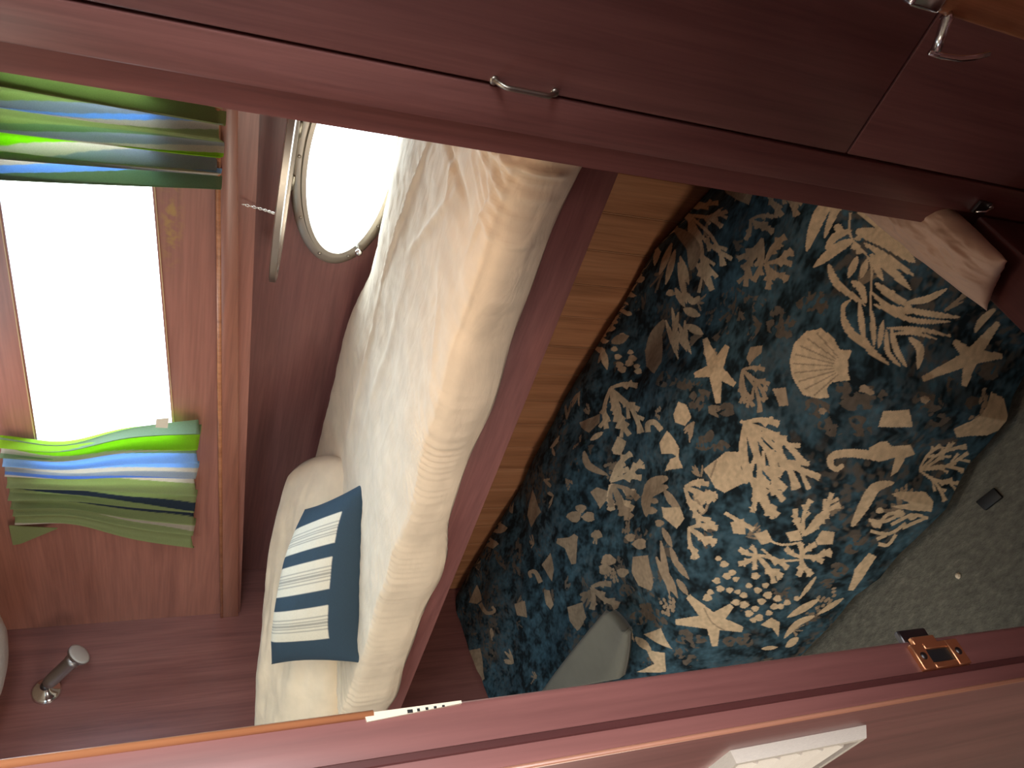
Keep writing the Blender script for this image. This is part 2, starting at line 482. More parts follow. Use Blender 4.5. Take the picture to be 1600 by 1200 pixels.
# louvred vent on the door face
vt = MB(); vy0, vy1, vz0, vz1 = .437, .620, 1.058, 1.175
vt.ring([[(.1165, vy0, vz0), (.1165, vy1, vz0), (.1165, vy1, vz1), (.1165, vy0, vz1)],
         [(.1085, vy0 + .003, vz0 + .003), (.1085, vy1 - .003, vz0 + .003), (.1085, vy1 - .003, vz1 - .003), (.1085, vy0 + .003, vz1 - .003)],
         [(.1085, vy0 + .007, vz0 + .007), (.1085, vy1 - .007, vz0 + .007), (.1085, vy1 - .007, vz1 - .007), (.1085, vy0 + .007, vz1 - .007)],
         [(.1160, vy0 + .007, vz0 + .007), (.1160, vy1 - .007, vz0 + .007), (.1160, vy1 - .007, vz1 - .007), (.1160, vy0 + .007, vz1 - .007)]])
vt = vt.build('vent_grille', white_plastic, door, angle=40); vt['label'] = 'white louvred vent'
for k in range(5):
    z = vz0 + .022 + k * .0185
    MB().prism([(.1155, vy0 + .012, z + .006), (.1095, vy0 + .012, z - .006), (.1080, vy0 + .012, z - .004), (.1150, vy0 + .012, z + .009)], (0, vy1 - vy0 - .024, 0)).build('slat', white_plastic, vt)

# ------------------------------------------------------------------ the locker on the right
lk = tag(empty('locker', (1.1, -.2, 0)), 'tall mahogany locker wall on the right of the doorway with a bronze pull', 'locker')
MB().box((XL + .010, -.95, .01), (1.50, .399, 1.98)).build('carcass', mahog_z, lk)
MB().box((XL, .3478, .01), (XL + .012, .400, 1.98), .003).build('stile', mahog_z, lk, angle=40)
ld = MB().box((XL, -.60, .638), (XL + .012, .3442, 1.98), .003).build('door', mahog_z, lk, angle=40)
MB().box((XL, -.95, .01), (XL + .012, .3442, .6345), .003).build('base_panel', mahog_z, lk, angle=40)
hz0, hz1, hy = 1.106, 1.184, .3405
hp = []
for k in range(15):
    t = k / 14
    hp.append((XL - .0135 * min(1, math.sin(math.pi * t) * 2.2) - .001, hy, hz1 + (hz0 - hz1) * t))
MB().tube(hp, .0032, 10).build('pull_handle', bronze, ld, smooth=True)['label'] = 'slim bronze pull handle'
for z in (hz0, hz1):
    MB().lathe([(.0055, 0), (.0055, .0015), (.004, .003)], (XL - .0002, hy, z), (-1, 0, 0), 16).build('handle_foot', bronze, ld, smooth=True)
# chrome catch low on the stile
ct = tag(empty('door_catch', (XL, .386, .30)), 'small chrome door catch low on the locker stile', 'catch')
MB().box((XL - .006, .374, .298), (XL - .0002, .396, .326), .001, 1).build('base_plate', dark_metal, ct, angle=40)
MB().tube([(XL - .008, .392, .324), (XL - .014, .386, .312), (XL - .010, .378, .300)], .0018, 8).build('hook', chrome, ct, smooth=True)
MB().lathe([(.004, 0), (.004, .005), (.002, .007)], (XL - .005, .380, .3), (-1, 0, 0), 12).build('knob', chrome, ct, smooth=True)

# short varnished post with chrome cap and lever in the top right corner
PX = .760
e1 = at(1462, 20, 0, PX)
e0 = at(1418, 10, 0, PX)
py = e1[1]; ptop = at(1466, 22, 0, PX)[2]; pcap = e0[2]
post = tag(empty('stanchion', (PX + .0, py - .03, 0)), 'orange varnished short post with chrome cap and chrome hooked lever', 'post')
MB().box((PX, py - .062, .0), (PX + .055, py, ptop), .006, 3).build('shaft', varnish, post, angle=40)
MB().box((PX - .002, py - .064, ptop + .0004), (PX + .057, py + .002, pcap), .005, 3).build('cap', chrome, post, angle=40)
a = at(1480, 28, 0, PX); b_ = at(1462, 80, 0, PX - .01); c_ = at(1452, 82, 0, PX - .012); d_ = at(1500, 92, 0, PX - .012); f_ = at(1546, 84, 0, PX - .012)
MB().tube([(PX + .004, a[1] - .002, a[2]), a, (a + b_) / 2, b_], [.008, .0075, .0065, .0065], 14, flat=.7).build('lever_neck', chrome, post, smooth=True)
MB().tube([c_, (c_ * .6 + d_ * .4) + np.array([0, .001, -.001]), d_, (d_ + f_) / 2 + np.array([0, .0015, 0]), f_], [.0030, .0040, .0042, .0040, .0034], 12, flat=.75).build('lever', chrome, post, smooth=True)

# ------------------------------------------------------------------ port light
pt = tag(empty('porthole', (HULL, PC[1], PC[2] - PB - .03)), 'oval bronze porthole in the hull with its glazed frame swung up', 'porthole')
rim = MB().ring([oval(HULL - .001, PA + .048, PB + .040), oval(HULL - .010, PA + .046, PB + .038), oval(HULL - .014, PA + .036, PB + .030), oval(HULL - .014, PA + .020, PB + .017),
                 oval(HULL - .022, PA + .017, PB + .014), oval(HULL - .022, PA + .004, PB + .003), oval(HULL - .004, PA, PB), oval(HULL + .06, PA, PB), oval(HULL + .06, PA + .010, PB + .010), oval(HULL - .001, PA + .010, PB + .010)], closed=True)
rim.build('rim', bronze, pt, angle=35)
for k in range(10):
    an = 2 * math.pi * (k + .5) / 10
    MB().lathe([(.0048, 0), (.0045, .0015), (.002, .0028)], (HULL - .0136, PC[1] + (PA + .028) * math.cos(an), PC[2] + (PB + .0235) * math.sin(an)), (-1, 0, 0), 12).build('screw', bronze, pt, smooth=True)
# glazed frame lifted on its top hinge, lying almost level
HZ = PC[2] + PB + .030
tilt = math.radians(10)
LB = PB + .012; LA = PA + .010
def lid(a, b, up):
    out = []
    for k in range(NS):
        an = 2 * math.pi * k / NS
        u = -(LB) + b * math.sin(an)
        x = HULL - .020 + u * math.cos(tilt) - up * math.sin(tilt) * 0
        z = HZ + .004 - u * math.sin(tilt) + up
        out.append((x, PC[1] + .01 + a * math.cos(an), z))
    return out
gf = MB().ring([lid(LA, LB, 0), lid(LA, LB, .013), lid(LA - .006, LB - .006, .016), lid(LA - .024, LB - .024, .016), lid(LA - .026, LB - .026, .010), lid(LA - .026, LB - .026, -.001), lid(LA - .01, LB - .01, -.002)], closed=True)
gf = gf.build('swing_frame', bronze, pt, angle=35)
g_ = MB(); g_.add(lid(LA - .022, LB - .022, .004), [tuple(range(NS))]); g_.add(lid(LA - .022, LB - .022, .009), [tuple(range(NS))])
g_.build('pane', glass, gf)
for q in (-.07, .07):
    MB().tube([(HULL - .016, PC[1] + q - .018, HZ + .003), (HULL - .016, PC[1] + q + .018, HZ + .003)], .007, 12).build('hinge', bronze, pt, smooth=True)
p = at(560, 392, 0, HULL - .03)
for (q, s_) in ((p, 1), (at(616, 186, 0, HULL - .03), -1)):
    MB().tube([(HULL - .008, q[1], q[2]), (HULL - .034, q[1], q[2])], .005, 10).lathe([(.004, 0), (.010, .004), (.010, .010), (.004, .014)], (HULL - .030, q[1], q[2]), (-1, 0, 0), 16).build('clamp_screw', chrome, pt, smooth=True)
# chain
ch0 = np.array(at(378, 319, 0, TRUNK - .02)); ch1 = np.array(at(430, 334, 0, 1.535))
cm = MB(); NL = 13
for k in range(NL):
    t = (k + .5) / NL
    c = ch0 + (ch1 - ch0) * t - np.array([0, 0, .008 * math.sin(math.pi * t)])
    dv = (ch1 - ch0) / np.linalg.norm(ch1 - ch0); L = np.linalg.norm(ch1 - ch0) / NL
    side = np.cross(dv, [0, 0, 1]); side /= np.linalg.norm(side); oth = np.cross(dv, side)
    s2 = side if k % 2 else oth
    loop = [c + dv * (L * .72) * math.cos(2 * math.pi * j / 12) + s2 * (L * .34) * math.sin(2 * math.pi * j / 12) for j in range(13)]
    cm.tube(loop, .0009, 6, cap=False)
tag(cm.build('safety_chain', chrome, smooth=True), 'fine metal chain holding the open porthole frame up to the wood trim', 'chain')

# ------------------------------------------------------------------ curtains
OLIVE, SAGE, LIME, SKY, GREY, SAND, BLUE, NAVY, WHITE = ((.40, .46, .21), (.29, .39, .22), (.40, .72, .04), (.36, .56, .82), (.42, .45, .46), (.70, .63, .52), (.18, .32, .66), (.05, .07, .11), (.72, .74, .68))
def stripes(lst):
    tot = sum(w_ for w_, _ in lst); acc = 0; out = []
    for w_, c in lst:
        acc += w_ / tot; out.append((acc, c))
    return out
def stripe_col(st, t):
    for a_, c in st:
        if t <= a_: return c
    return st[-1][1]
def curtain(name, lab, d_lo, d_hi, d_lo_top, d_hi_top, z_lo, z_hi, folds, amp, st, waist=None, seed=1, shift=None):
    nu, nv = 420, 46
    rng = random.Random(seed); ph = [rng.uniform(0, 6.3) for _ in range(6)]
    P, Cc = [], []
    for i in range(nu):
        t = i / (nu - 1)
        for j in range(nv):
            s = j / (nv - 1)                                   # 0 bottom, 1 top
            lo = d_lo + (d_lo_top - d_lo) * s; hi = d_hi + (d_hi_top - d_hi) * s
            if waist:
                zz, k_, wd = waist
                q = k_ * math.exp(-((s - zz) / wd) ** 2)
                m_ = (lo + hi) / 2 + .02; lo = lo + (m_ - lo) * q; hi = hi + (m_ - hi) * q
            tt = t + .014 * math.sin(2 * math.pi * 3 * t + ph[0]) + .010 * math.sin(2 * math.pi * 5 * t + ph[1] + 1.5 * s)
            d = lo + (hi - lo) * tt
            am = amp * (.75 + .35 * math.sin(2 * math.pi * 1.7 * t + ph[2])) * (1.0 if not waist else 1 - .5 * q)
            w_ = math.sin(2 * math.pi * folds * tt + ph[3] + .8 * math.sin(2.2 * s + ph[4]))
            x = TRUNK - .040 - am * (w_ + .35 * math.sin(4 * math.pi * folds * tt + ph[5]))
            d += .5 * am * math.cos(2 * math.pi * folds * tt + ph[3] + .8 * math.sin(2.2 * s + ph[4]))
            z = z_lo + (z_hi - z_lo) * s + (.006 * math.sin(2 * math.pi * folds * tt * .5 + ph[1]) if j == 0 else 0)
            P.append((x, d, z))
            tq = t + (shift * (s - .4) if shift else 0)
            Cc.append(stripe_col(st, min(1, max(0, tq))))
    m_ = MB().grid(P, nu, nv)
    o = m_.build(name, curtain_cloth, smooth=True, fix=False)
    at_ = o.data.color_attributes.new('print', 'FLOAT_COLOR', 'POINT')
    at_.data.foreach_set('color', np.array([(*c, 1) for c in Cc], np.float32).ravel())
    solidify(o, .0014)
    return tag(o, lab, 'curtain')
st_r = stripes([(6, OLIVE), (9, OLIVE), (2, NAVY), (9, OLIVE), (2, OLIVE), (12, OLIVE), (2, GREY), (1.0, SKY), (1.5, SAND), (10, OLIVE), (2, SAGE), (3, GREY), (2, SAND), (8, LIME), (2, SAND), (6, GREY), (3, SAND), (2.5, SKY), (9, SAGE)])
cr = curtain('curtain', 'green striped curtain at the near end of the window beside the locker', .700, .935, .655, .985, 1.452, 1.93, 6.5, .021, st_r, seed=5, shift=-.06)
st_l = stripes([(10, SAGE), (8, LIME), (4, SAND), (5, SAGE), (14, SKY), (3, SAND), (5, GREY), (5, BLUE), (5, SAND), (12, OLIVE), (3, NAVY), (13, OLIVE), (3, NAVY), (12, OLIVE), (3, SAND), (18, OLIVE), (3, SAND)])
cl = curtain('curtain', 'green and blue striped curtain at the far end of the window above the wall lamp', 1.655, 2.265, 1.72, 2.12, 1.464, 1.93, 8.5, .021, st_l, waist=(.72, .22, .25), seed=9, shift=.05)
# small pale tag near its hem
tg_ = [at(244, 655, 0, TRUNK - .074), at(264, 653, 0, TRUNK - .074), at(262, 669, 0, TRUNK - .074), at(243, 668, 0, TRUNK - .074)]
MB().prism(tg_, (.0012, 0, 0)).build('care_tag', cream_paint, cl)
# green tie at the side of the far curtain
ta, tb, tc_, td = at(14, 822, 0, TRUNK - .028), at(20, 852, 0, TRUNK - .024), at(32, 850, 0, TRUNK - .024), at(90, 826, 0, TRUNK - .028)
tie = MB().prism([ta, tb, tc_, td], (.003, 0, 0)).build('tieback', curtain_cloth, cl)
a_ = tie.data.color_attributes.new('print', 'FLOAT_COLOR', 'POINT'); a_.data.foreach_set('color', [*OLIVE, 1] * len(tie.data.vertices))

# ------------------------------------------------------------------ wall lamp, dome light
lb_ = np.array(at(73, 1080, 1, FWD))
lp = tag(empty('reading_lamp', (lb_[0], FWD, lb_[2] - .04)), 'small chrome swivel reading lamp on the forward bulkhead', 'lamp')
MB().lathe([(.044, 0), (.044, .006), (.036, .014), (.018, .020), (.012, .032)], lb_, (0, -1, 0), 32).build('base', chrome, lp, smooth=True)
k0 = lb_ + np.array([0, -.040, 0])
MB().lathe([(.002, -.016), (.012, -.011), (.016, 0), (.012, .011), (.002, .016)], k0, (0, -1, 0), 20).build('swivel', dark_metal, lp, smooth=True)
hd = np.array(at(124, 1022, 1, FWD - .15))
ax = hd - k0; Ln = np.linalg.norm(ax); ax /= Ln
hb = MB().lathe([(.010, 0), (.020, .012), (.022, .03), (.022, Ln - .040), (.024, Ln - .036), (.024, Ln - .026), (.020, Ln - .022), (.036, Ln - .008), (.038, Ln)], k0, ax, 32)
hb = hb.build('barrel', lamp_metal, lp, angle=50)
MB().lathe([(.0365, -.001), (.0365, .0015), (.030, .004), (.001, .006)], hd, ax, 32).build('lens', lens_grey, hb, smooth=True)

dm = np.array(at(-2, 1035, 2, 1.97))
dl = tag(empty('dome_light', (dm[0], dm[1], 1.95)), 'pale rounded ceiling dome light above the reading lamp', 'lamp')
MB().lathe([(.175, 0), (.175, .02), (.165, .03)], (dm[0], dm[1], 2.06), (0, 0, -1), 48).build('base', cream_paint, dl, angle=40)
MB().lathe([(.165, .03), (.16, .05), (.14, .075), (.10, .095), (.05, .105), (.002, .108)], (dm[0], dm[1], 2.06), (0, 0, -1), 48).build('diffuser', lens_grey, dl, smooth=True)

# ------------------------------------------------------------------ upper bunk
def nf(d): return 1.008 - .065 * d                    # line of the bunk front
ub = tag(empty('bunk', (1.3, 1.6, .88)), 'mahogany upper bunk along the hull with a plain front board', 'bunk')
Y0 = .444
MB().prism([(nf(Y0) + .006, Y0, .885), (nf(FWD) + .006, FWD, .885), (nf(FWD) + .006, FWD, .992), (nf(Y0) + .006, Y0, .992)], (.026, 0, 0), .004).build('front_board', mahog_y, ub, angle=40)
MB().prism([(nf(Y0) + .033, Y0, .955), (nf(FWD) + .033, FWD, .955), (HULL - .001, FWD, .955), (HULL - .001, Y0, .955)], (0, 0, .035)).build('base_panel', mahog_y, ub)

# mattress in its cream cover
def fbm(x, y, z=0, o=4):
    return noise.fractal(Vector((x, y, z)), 1.0, 2.0, o)
def mattress():
    nu, nv = 500, 170
    P = []
    for i in range(nu):
        u = i / (nu - 1); d = .452 + u * (FWD - .012 - .452)
        f0 = nf(d) - .018 + .006 * math.sin(9 * d) + .005 * math.sin(23 * d + 1)
        hb_ = -.045 + .055 / (1 + math.exp(-(d - 1.30) / .06))
        sag = .030 * (1 / (1 + math.exp(-(d - 1.38) / .04)))       # cover hangs lower toward the bow
        zlow = .972 - sag + .006 * math.sin(11 * d + .5)
        top = 1.078 + .006 * math.sin(3 * d)
        sec = [(f0 + .055, .996), (f0 + .020, .997), (f0 + .002, .9965), (f0 - .001, zlow), (f0 - .008, zlow + .012), (f0 - .016, zlow + .04), (f0 - .018, 1.046), (f0 - .008, 1.068), (f0 + .018, top),
               (f0 + .16, top + .008), (1.30, top + .010), (1.48, top + .012), (1.58, top + .014 + hb_ * .4), (1.640, top + .012 + hb_), (1.664, top - .006 + hb_), (1.667, 1.02), (1.665, .995)]
        e = min(1, (u * (FWD - .46)) / .05)                                   # soft end at the near side
        L = [0]
        for a_, b_ in zip(sec, sec[1:]): L.append(L[-1] + math.dist(a_, b_))
        for j in range(nv):
            s = L[-1] * j / (nv - 1)
            k = max(0, min(len(sec) - 2, next((q for q in range(len(L) - 1) if s <= L[q + 1] + 1e-9), len(sec) - 2)))
            t = (s - L[k]) / (L[k + 1] - L[k])
            p0, p1, p2, p3 = sec[max(k - 1, 0)], sec[k], sec[k + 1], sec[min(k + 2, len(sec) - 1)]
            def cr_(a0, a1, a2, a3): return .5 * (2 * a1 + (a2 - a0) * t + (2 * a0 - 5 * a1 + 4 * a2 - a3) * t * t + (3 * a1 - a0 - 3 * a2 + a3) * t ** 3)
            if k < 3: x = p1[0] + (p2[0] - p1[0]) * t; z = p1[1] + (p2[1] - p1[1]) * t
            else: x, z = cr_(p0[0], p1[0], p2[0], p3[0]), cr_(p0[1], p1[1], p2[1], p3[1])
            if s > L[4] and s < L[14]:
                fr = min(1, (s - L[4]) / .03) * min(1, (L[14] - s) / .05)
                q = (s - L[6]) / .35
                wr = .0060 * fbm(x * 3 + d * 1.4, d * 4.5) + .0028 * fbm(x * 9 + 5, d * 16)
                # puckers running in from the front edge
                pk_ = math.exp(-((s - L[8]) / .10) ** 2)
                wr += .0021 * pk_ * math.sin(d * 270 + 120 * (x - f0) + 14 * fbm(d * 5, 1.7)) * max(0, .45 + 1.6 * fbm(d * 5, 9.1))
                # long creases at the near end
                for (da, xa, db, xb, h, wd) in CREASES:
                    px_, py_ = xb - xa, db - da; l2 = px_ * px_ + py_ * py_
                    tt = max(0, min(1, ((x - xa) * px_ + (d - da) * py_) / l2))
                    dd = math.hypot(x - xa - px_ * tt, d - da - py_ * tt)
                    wr += h * math.exp(-(dd / wd) ** 2) * math.sin(math.pi * (.08 + .84 * tt))
                if s < L[8]: x -= wr * .9 * fr
                z += wr * fr * (1 if s >= L[7] else .3)
            z = .996 + (z - .996) * (.72 + .28 * e) if z > .996 else z
            P.append((x, d, z))
    m_ = MB().grid(P, nu, nv)
    fs = [tuple(range(nv)), tuple((nu - 1) * nv + j for j in range(nv))[::-1]]
    m_.f += fs
    return m_
def _c(a, b, h, w_):
    A, B = at(*a, 2, 1.085), at(*b, 2, 1.085)
    return (A[1], A[0], B[1], B[0], h, w_)
CREASES = [_c((688, 195), (600, 440), .010, .006), _c((700, 195), (735, 330), -.008, .010), _c((742, 200), (862, 335), .010, .006), _c((745, 205), (800, 350), .007, .007), _c((808, 212), (868, 305), .009, .006),
           _c((720, 300), (640, 400), .006, .010), _c((770, 300), (730, 400), .007, .006), _c((690, 420), (670, 640), .005, .010), _c((640, 430), (560, 700), .005, .018), _c((600, 440), (540, 700), .006, .012), _c((755, 330), (765, 420), .005, .006), _c((720, 200), (705, 320), .005, .008)]
mt = mattress().build('mattress', sheet, smooth=True)
tag(mt, 'cream covered mattress lying on the upper bunk under the porthole', 'mattress')

# soft pillow from four corners
def pillow(corners, thick, nu=60, nv=60, normal=None, pinch=.10, seed=0, wr=.006):
    A, B, C_, D_ = [Vector(c) for c in corners]
    n = ((B - A).cross(D_ - A)).normalized()
    if normal is not None and n.dot(Vector(normal)) < 0: n = -n
    out = []; uvs = []
    cen = (A + B + C_ + D_) / 4
    for side in (1, -1):
        for i in range(nu):
            u = i / (nu - 1)
            for j in range(nv):
                v = j / (nv - 1)
                p = (A * (1 - u) + B * u) * (1 - v) + (D_ * (1 - u) + C_ * u) * v
                a_, b_ = 2 * u - 1, 2 * v - 1
                h = max(0, (1 - abs(a_) ** 2.6)) ** .55 * max(0, (1 - abs(b_) ** 2.6)) ** .55
                # sides draw in between the corners
                p = p + (cen - p) * pinch * ((1 - a_ * a_) * b_ ** 4 + (1 - b_ * b_) * a_ ** 4)
                w_ = wr * noise.fractal(Vector((u * 4 + seed, v * 4, side)), 1.0, 2.0, 4) * (0.25 + h)
                out.append(p + n * side * (h * thick / 2 + w_ * (1 if h > 0 else 0))); uvs.append((u, v))
    fs = []
    N = nu * nv
    for s_ in range(2):
        for i in range(nu - 1):
            for j in range(nv - 1):
                q = (i * nv + j, (i + 1) * nv + j, (i + 1) * nv + j + 1, i * nv + j + 1)
                fs.append(tuple(k + s_ * N for k in (q if s_ == 0 else q[::-1])))
    m_ = MB(); m_.add(out, fs)
    return m_, uvs
def merge(o):
    bm = bmesh.new(); bm.from_mesh(o.data); bmesh.ops.remove_doubles(bm, verts=bm.verts[:], dist=.0004)
    bmesh.ops.recalc_face_normals(bm, faces=bm.faces[:]); bm.to_mesh(o.data); bm.free(); o.data.update()

# big cream pillow propped across the far corner of the upper bunk
def dg(px, py, off):
    """point on an upright plane that runs slantwise across the corner: X + Y = const"""
    r = ROT @ np.array([px - 800.0, 600.0 - py, -F]); n = np.array([_s, _s, 0])
    return CAM + r * (off / r.dot(n))
pm, uv = pillow([dg(556, 734, 2.17), dg(518, 1195, 2.17), dg(402, 1195, 2.46), dg(450, 744, 2.44)], .18, pinch=-.12, seed=3, wr=.012)
bigp = pm.build('pillow', pillow_cloth, smooth=True); merge(bigp)
tag(bigp, 'large cream pillow propped in the far corner of the upper bunk', 'pillow')
# striped cushion leaning on it
cmv, uv = pillow([dg(586, 744, 1.95), dg(564, 1036, 1.95), dg(424, 1038, 2.11), dg(476, 796, 2.15)], .19, nu=150, nv=90, pinch=.05, seed=7, wr=.003)
cu = cmv.build('cushion', cushion_cloth, smooth=True, fix=False)
NB, CB, LN = (.040, .068, .095), (.74, .68, .54), (.10, .11, .12)
colr = []
for (u, v) in uv:
    c = NB
    for b0, b1 in ((.145, .315), (.385, .56), (.65, .835)):
        if b0 <= u <= b1 and v > .19 :
            c = CB; q = (u - b0) / (b1 - b0)
            for l0, wd in ((.30, .018), (.40, .022), (.50, .024), (.60, .022), (.70, .018)):
                if abs(q - l0) < wd: c = tuple(CB[k] * .45 + LN[k] * .55 for k in range(3))
    colr.append((*c, 1))
ca = cu.data.color_attributes.new('print', 'FLOAT_COLOR', 'POINT'); ca.data.foreach_set('color', np.array(colr, np.float32).ravel())
merge(cu)
tag(cu, 'small slate blue cushion with three cream pinstriped bands leaning on the large pillow', 'cushion')

# ------------------------------------------------------------------ lower bunk
lbk = tag(empty('bunk', (1.1, 1.6, 0)), 'low lower bunk base under the sea print duvet', 'bunk')
MB().box((.80, .492, .0), (1.50, FWD - .03, .17), .004).build('base', mahog_y, lbk, angle=40)

def interp(x, xs, ys): return float(np.interp(x, xs, ys))
HEM_D = [.49, .60, .633, .689, .73, .80, .85, .95, 1.03, 1.11, 1.19, 1.28, 1.36, 1.5, 1.6, 2.7]
HEM_N = [.745, .735, .720, .702, .676, .668, .666, .632, .632, .630, .618, .626, .614, .606, .600, .590]
BK_D = [.49, .75, .99, 1.24, 1.6, 1.87, 2.7]
BK_Z = [.245, .275, .352, .362, .390, .395, .425]
def duvet_section(d):
    h = interp(d, HEM_D, HEM_N); zb2 = interp(d, BK_D, BK_Z)
    return [(h, .035), (h + .004, .06), (h + .030, .16), (h + .075, .255), (h + .14, .320), (h + .26, .362), (1.08, .388), (1.30, max(zb2 + .012, .372)), (1.46, zb2 + .012), (1.535, zb2 - .006), (1.546, zb2 - .05)]
DU, DV = 960, 630
us = np.linspace(.492, FWD - .02, DU)
P = np.zeros((DU, DV, 3))
for i, d in enumerate(us):
    sec = np.array(duvet_section(d))
    L = np.concatenate([[0], np.cumsum(np.linalg.norm(np.diff(sec, axis=0), axis=1))])
    q = np.linspace(0, L[-1], DV)
    # smooth the polyline
    x = np.interp(q, L, sec[:, 0]); z = np.interp(q, L, sec[:, 1])
    ker = np.hanning(81); ker /= ker.sum()
    xp = np.pad(x, 40, mode='reflect', reflect_type='odd'); zp = np.pad(z, 40, mode='reflect', reflect_type='odd')
    P[i, :, 0] = np.convolve(xp, ker, 'valid'); P[i, :, 1] = d; P[i, :, 2] = np.convolve(zp, ker, 'valid')
# padded, rumpled surface
rs = np.random.RandomState(11)
def smooth_noise(fx, fy, seed):
    r = np.random.RandomState(seed); G = r.rand(int(fx) + 4, int(fy) + 4)
    gx = np.linspace(0, fx, DU)[:, None]; gy = np.linspace(0, fy, DV)[None, :]
    ix, iy = gx.astype(int), gy.astype(int); tx, ty = gx - ix, gy - iy
    tx = tx * tx * (3 - 2 * tx); ty = ty * ty * (3 - 2 * ty)
    return (G[ix, iy] * (1 - tx) + G[ix + 1, iy] * tx) * (1 - ty) + (G[ix, iy + 1] * (1 - tx) + G[ix + 1, iy + 1] * tx) * ty - .5
hgt = .040 * smooth_noise(7, 5, 1) + .016 * smooth_noise(17, 12, 2) + .006 * smooth_noise(44, 30, 3)
vv = np.linspace(0, 1, DV)[None, :]
fade = np.clip(vv / .18, 0, 1) * np.clip((1 - vv) / .12, 0, 1)
P[:, :, 2] += hgt * fade
P[:, :, 0] += hgt * (1 - np.clip(vv / .3, 0, 1)) * .5
# a few soft folds
pix = to_photo(P)
def fold(a, b, h, w_):
    A, B = np.array(a, float), np.array(b, float); AB = B - A
    t = np.clip(((pix - A) @ AB) / AB.dot(AB), 0, 1)
    dd = np.linalg.norm(pix - (A + t[..., None] * AB), axis=-1)
    P[:, :, 2] += h * np.exp(-(dd / w_) ** 2) * np.sin(np.pi * (.05 + .9 * t)) * fade
fold((1150, 765), (1190, 830), -.016, 9); fold((1170, 760), (1215, 830), .012, 22)
fold((1370, 676), (1430, 678), -.016, 8)
fold((960, 900), (1010, 1010), -.02, 30); fold((870, 640), (1010, 560), .012, 40); fold((930, 800), (1100, 690), -.012, 30)
pix = to_photo(P)

# --- the print: sea life in cream and buff on slate blue, drawn on the cloth
CREAMP, BUFF, LACE = (.64, .49, .32), (.37, .28, .19), (.12, .100, .080)
base = np.array([.024, .053, .072])
nz = smooth_noise(60, 44, 21) + .7 * smooth_noise(150, 110, 22) + .5 * smooth_noise(300, 220, 23)
lace = smooth_noise(9, 7, 31) + .8 * smooth_noise(20, 15, 32)
lace_t = smooth_noise(210, 150, 33) + .6 * smooth_noise(110, 80, 34)
colr = base[None, None, :] * np.clip(1.15 + 2.0 * nz[..., None], .25, 3.2)
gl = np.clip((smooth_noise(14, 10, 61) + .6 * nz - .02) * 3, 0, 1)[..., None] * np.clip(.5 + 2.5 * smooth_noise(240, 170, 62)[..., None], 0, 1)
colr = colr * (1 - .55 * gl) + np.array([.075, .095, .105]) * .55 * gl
lm = np.clip((lace - .05) * 4, 0, 1) * np.clip((lace_t + .05) * 3.5, 0, 1)
colr = colr * (1 - .8 * lm[..., None]) + np.array(LACE) * (.8 * lm[..., None])
tex = 1 + .35 * smooth_noise(260, 180, 41)
II, JJ = np.meshgrid(np.arange(DU), np.arange(DV), indexing='ij')
flat = pix.reshape(-1, 2)
step = 4
sub = pix[::step, ::step].reshape(-1, 2); si = II[::step, ::step].ravel(); sj = JJ[::step, ::step].ravel()
def to_cloth(pts):
    out = []
    for p in pts:
        k = np.argmin(((sub - p) ** 2).sum(1)); i, j = si[k], sj[k]
        # refine with the local frame of the cloth
        i1, j1 = min(i + step, DU - 1), min(j + step, DV - 1); i0, j0 = i1 - step, j1 - step
        a_ = pix[i1, j0] - pix[i0, j0]; b_ = pix[i0, j1] - pix[i0, j0]; r = np.array(p) - pix[i0, j0]
        det = a_[0] * b_[1] - a_[1] * b_[0]
        if abs(det) < 1e-9: out.append((i, j)); continue
        u = (r[0] * b_[1] - r[1] * b_[0]) / det; v = (a_[0] * r[1] - a_[1] * r[0]) / det
        out.append((i0 + step * np.clip(u, -4, 4), j0 + step * np.clip(v, -4, 4)))
    return np.array(out)
def fill(ij, col, op=1.0):
    lo = np.maximum(np.floor(ij.min(0)).astype(int), 0); hi = np.minimum(np.ceil(ij.max(0)).astype(int) + 1, [DU, DV])
    if (hi <= lo).any(): return
    gi, gj = II[lo[0]:hi[0], lo[1]:hi[1]], JJ[lo[0]:hi[0], lo[1]:hi[1]]
    ins = np.zeros(gi.shape, bool); n = len(ij)
    for k in range(n):
        (x0, y0), (x1, y1) = ij[k], ij[(k + 1) % n]
        if y0 == y1: continue
        c = (y0 > gj) != (y1 > gj)
        ins ^= c & (gi < (x1 - x0) * (gj - y0) / (y1 - y0) + x0)
    if col is LACE: ins &= lace_t[lo[0]:hi[0], lo[1]:hi[1]] > -.12
    t = tex[lo[0]:hi[0], lo[1]:hi[1]][ins][:, None]
    blk = colr[lo[0]:hi[0], lo[1]:hi[1]]
    blk[ins] = blk[ins] * (1 - op) + np.array(col) * t * op
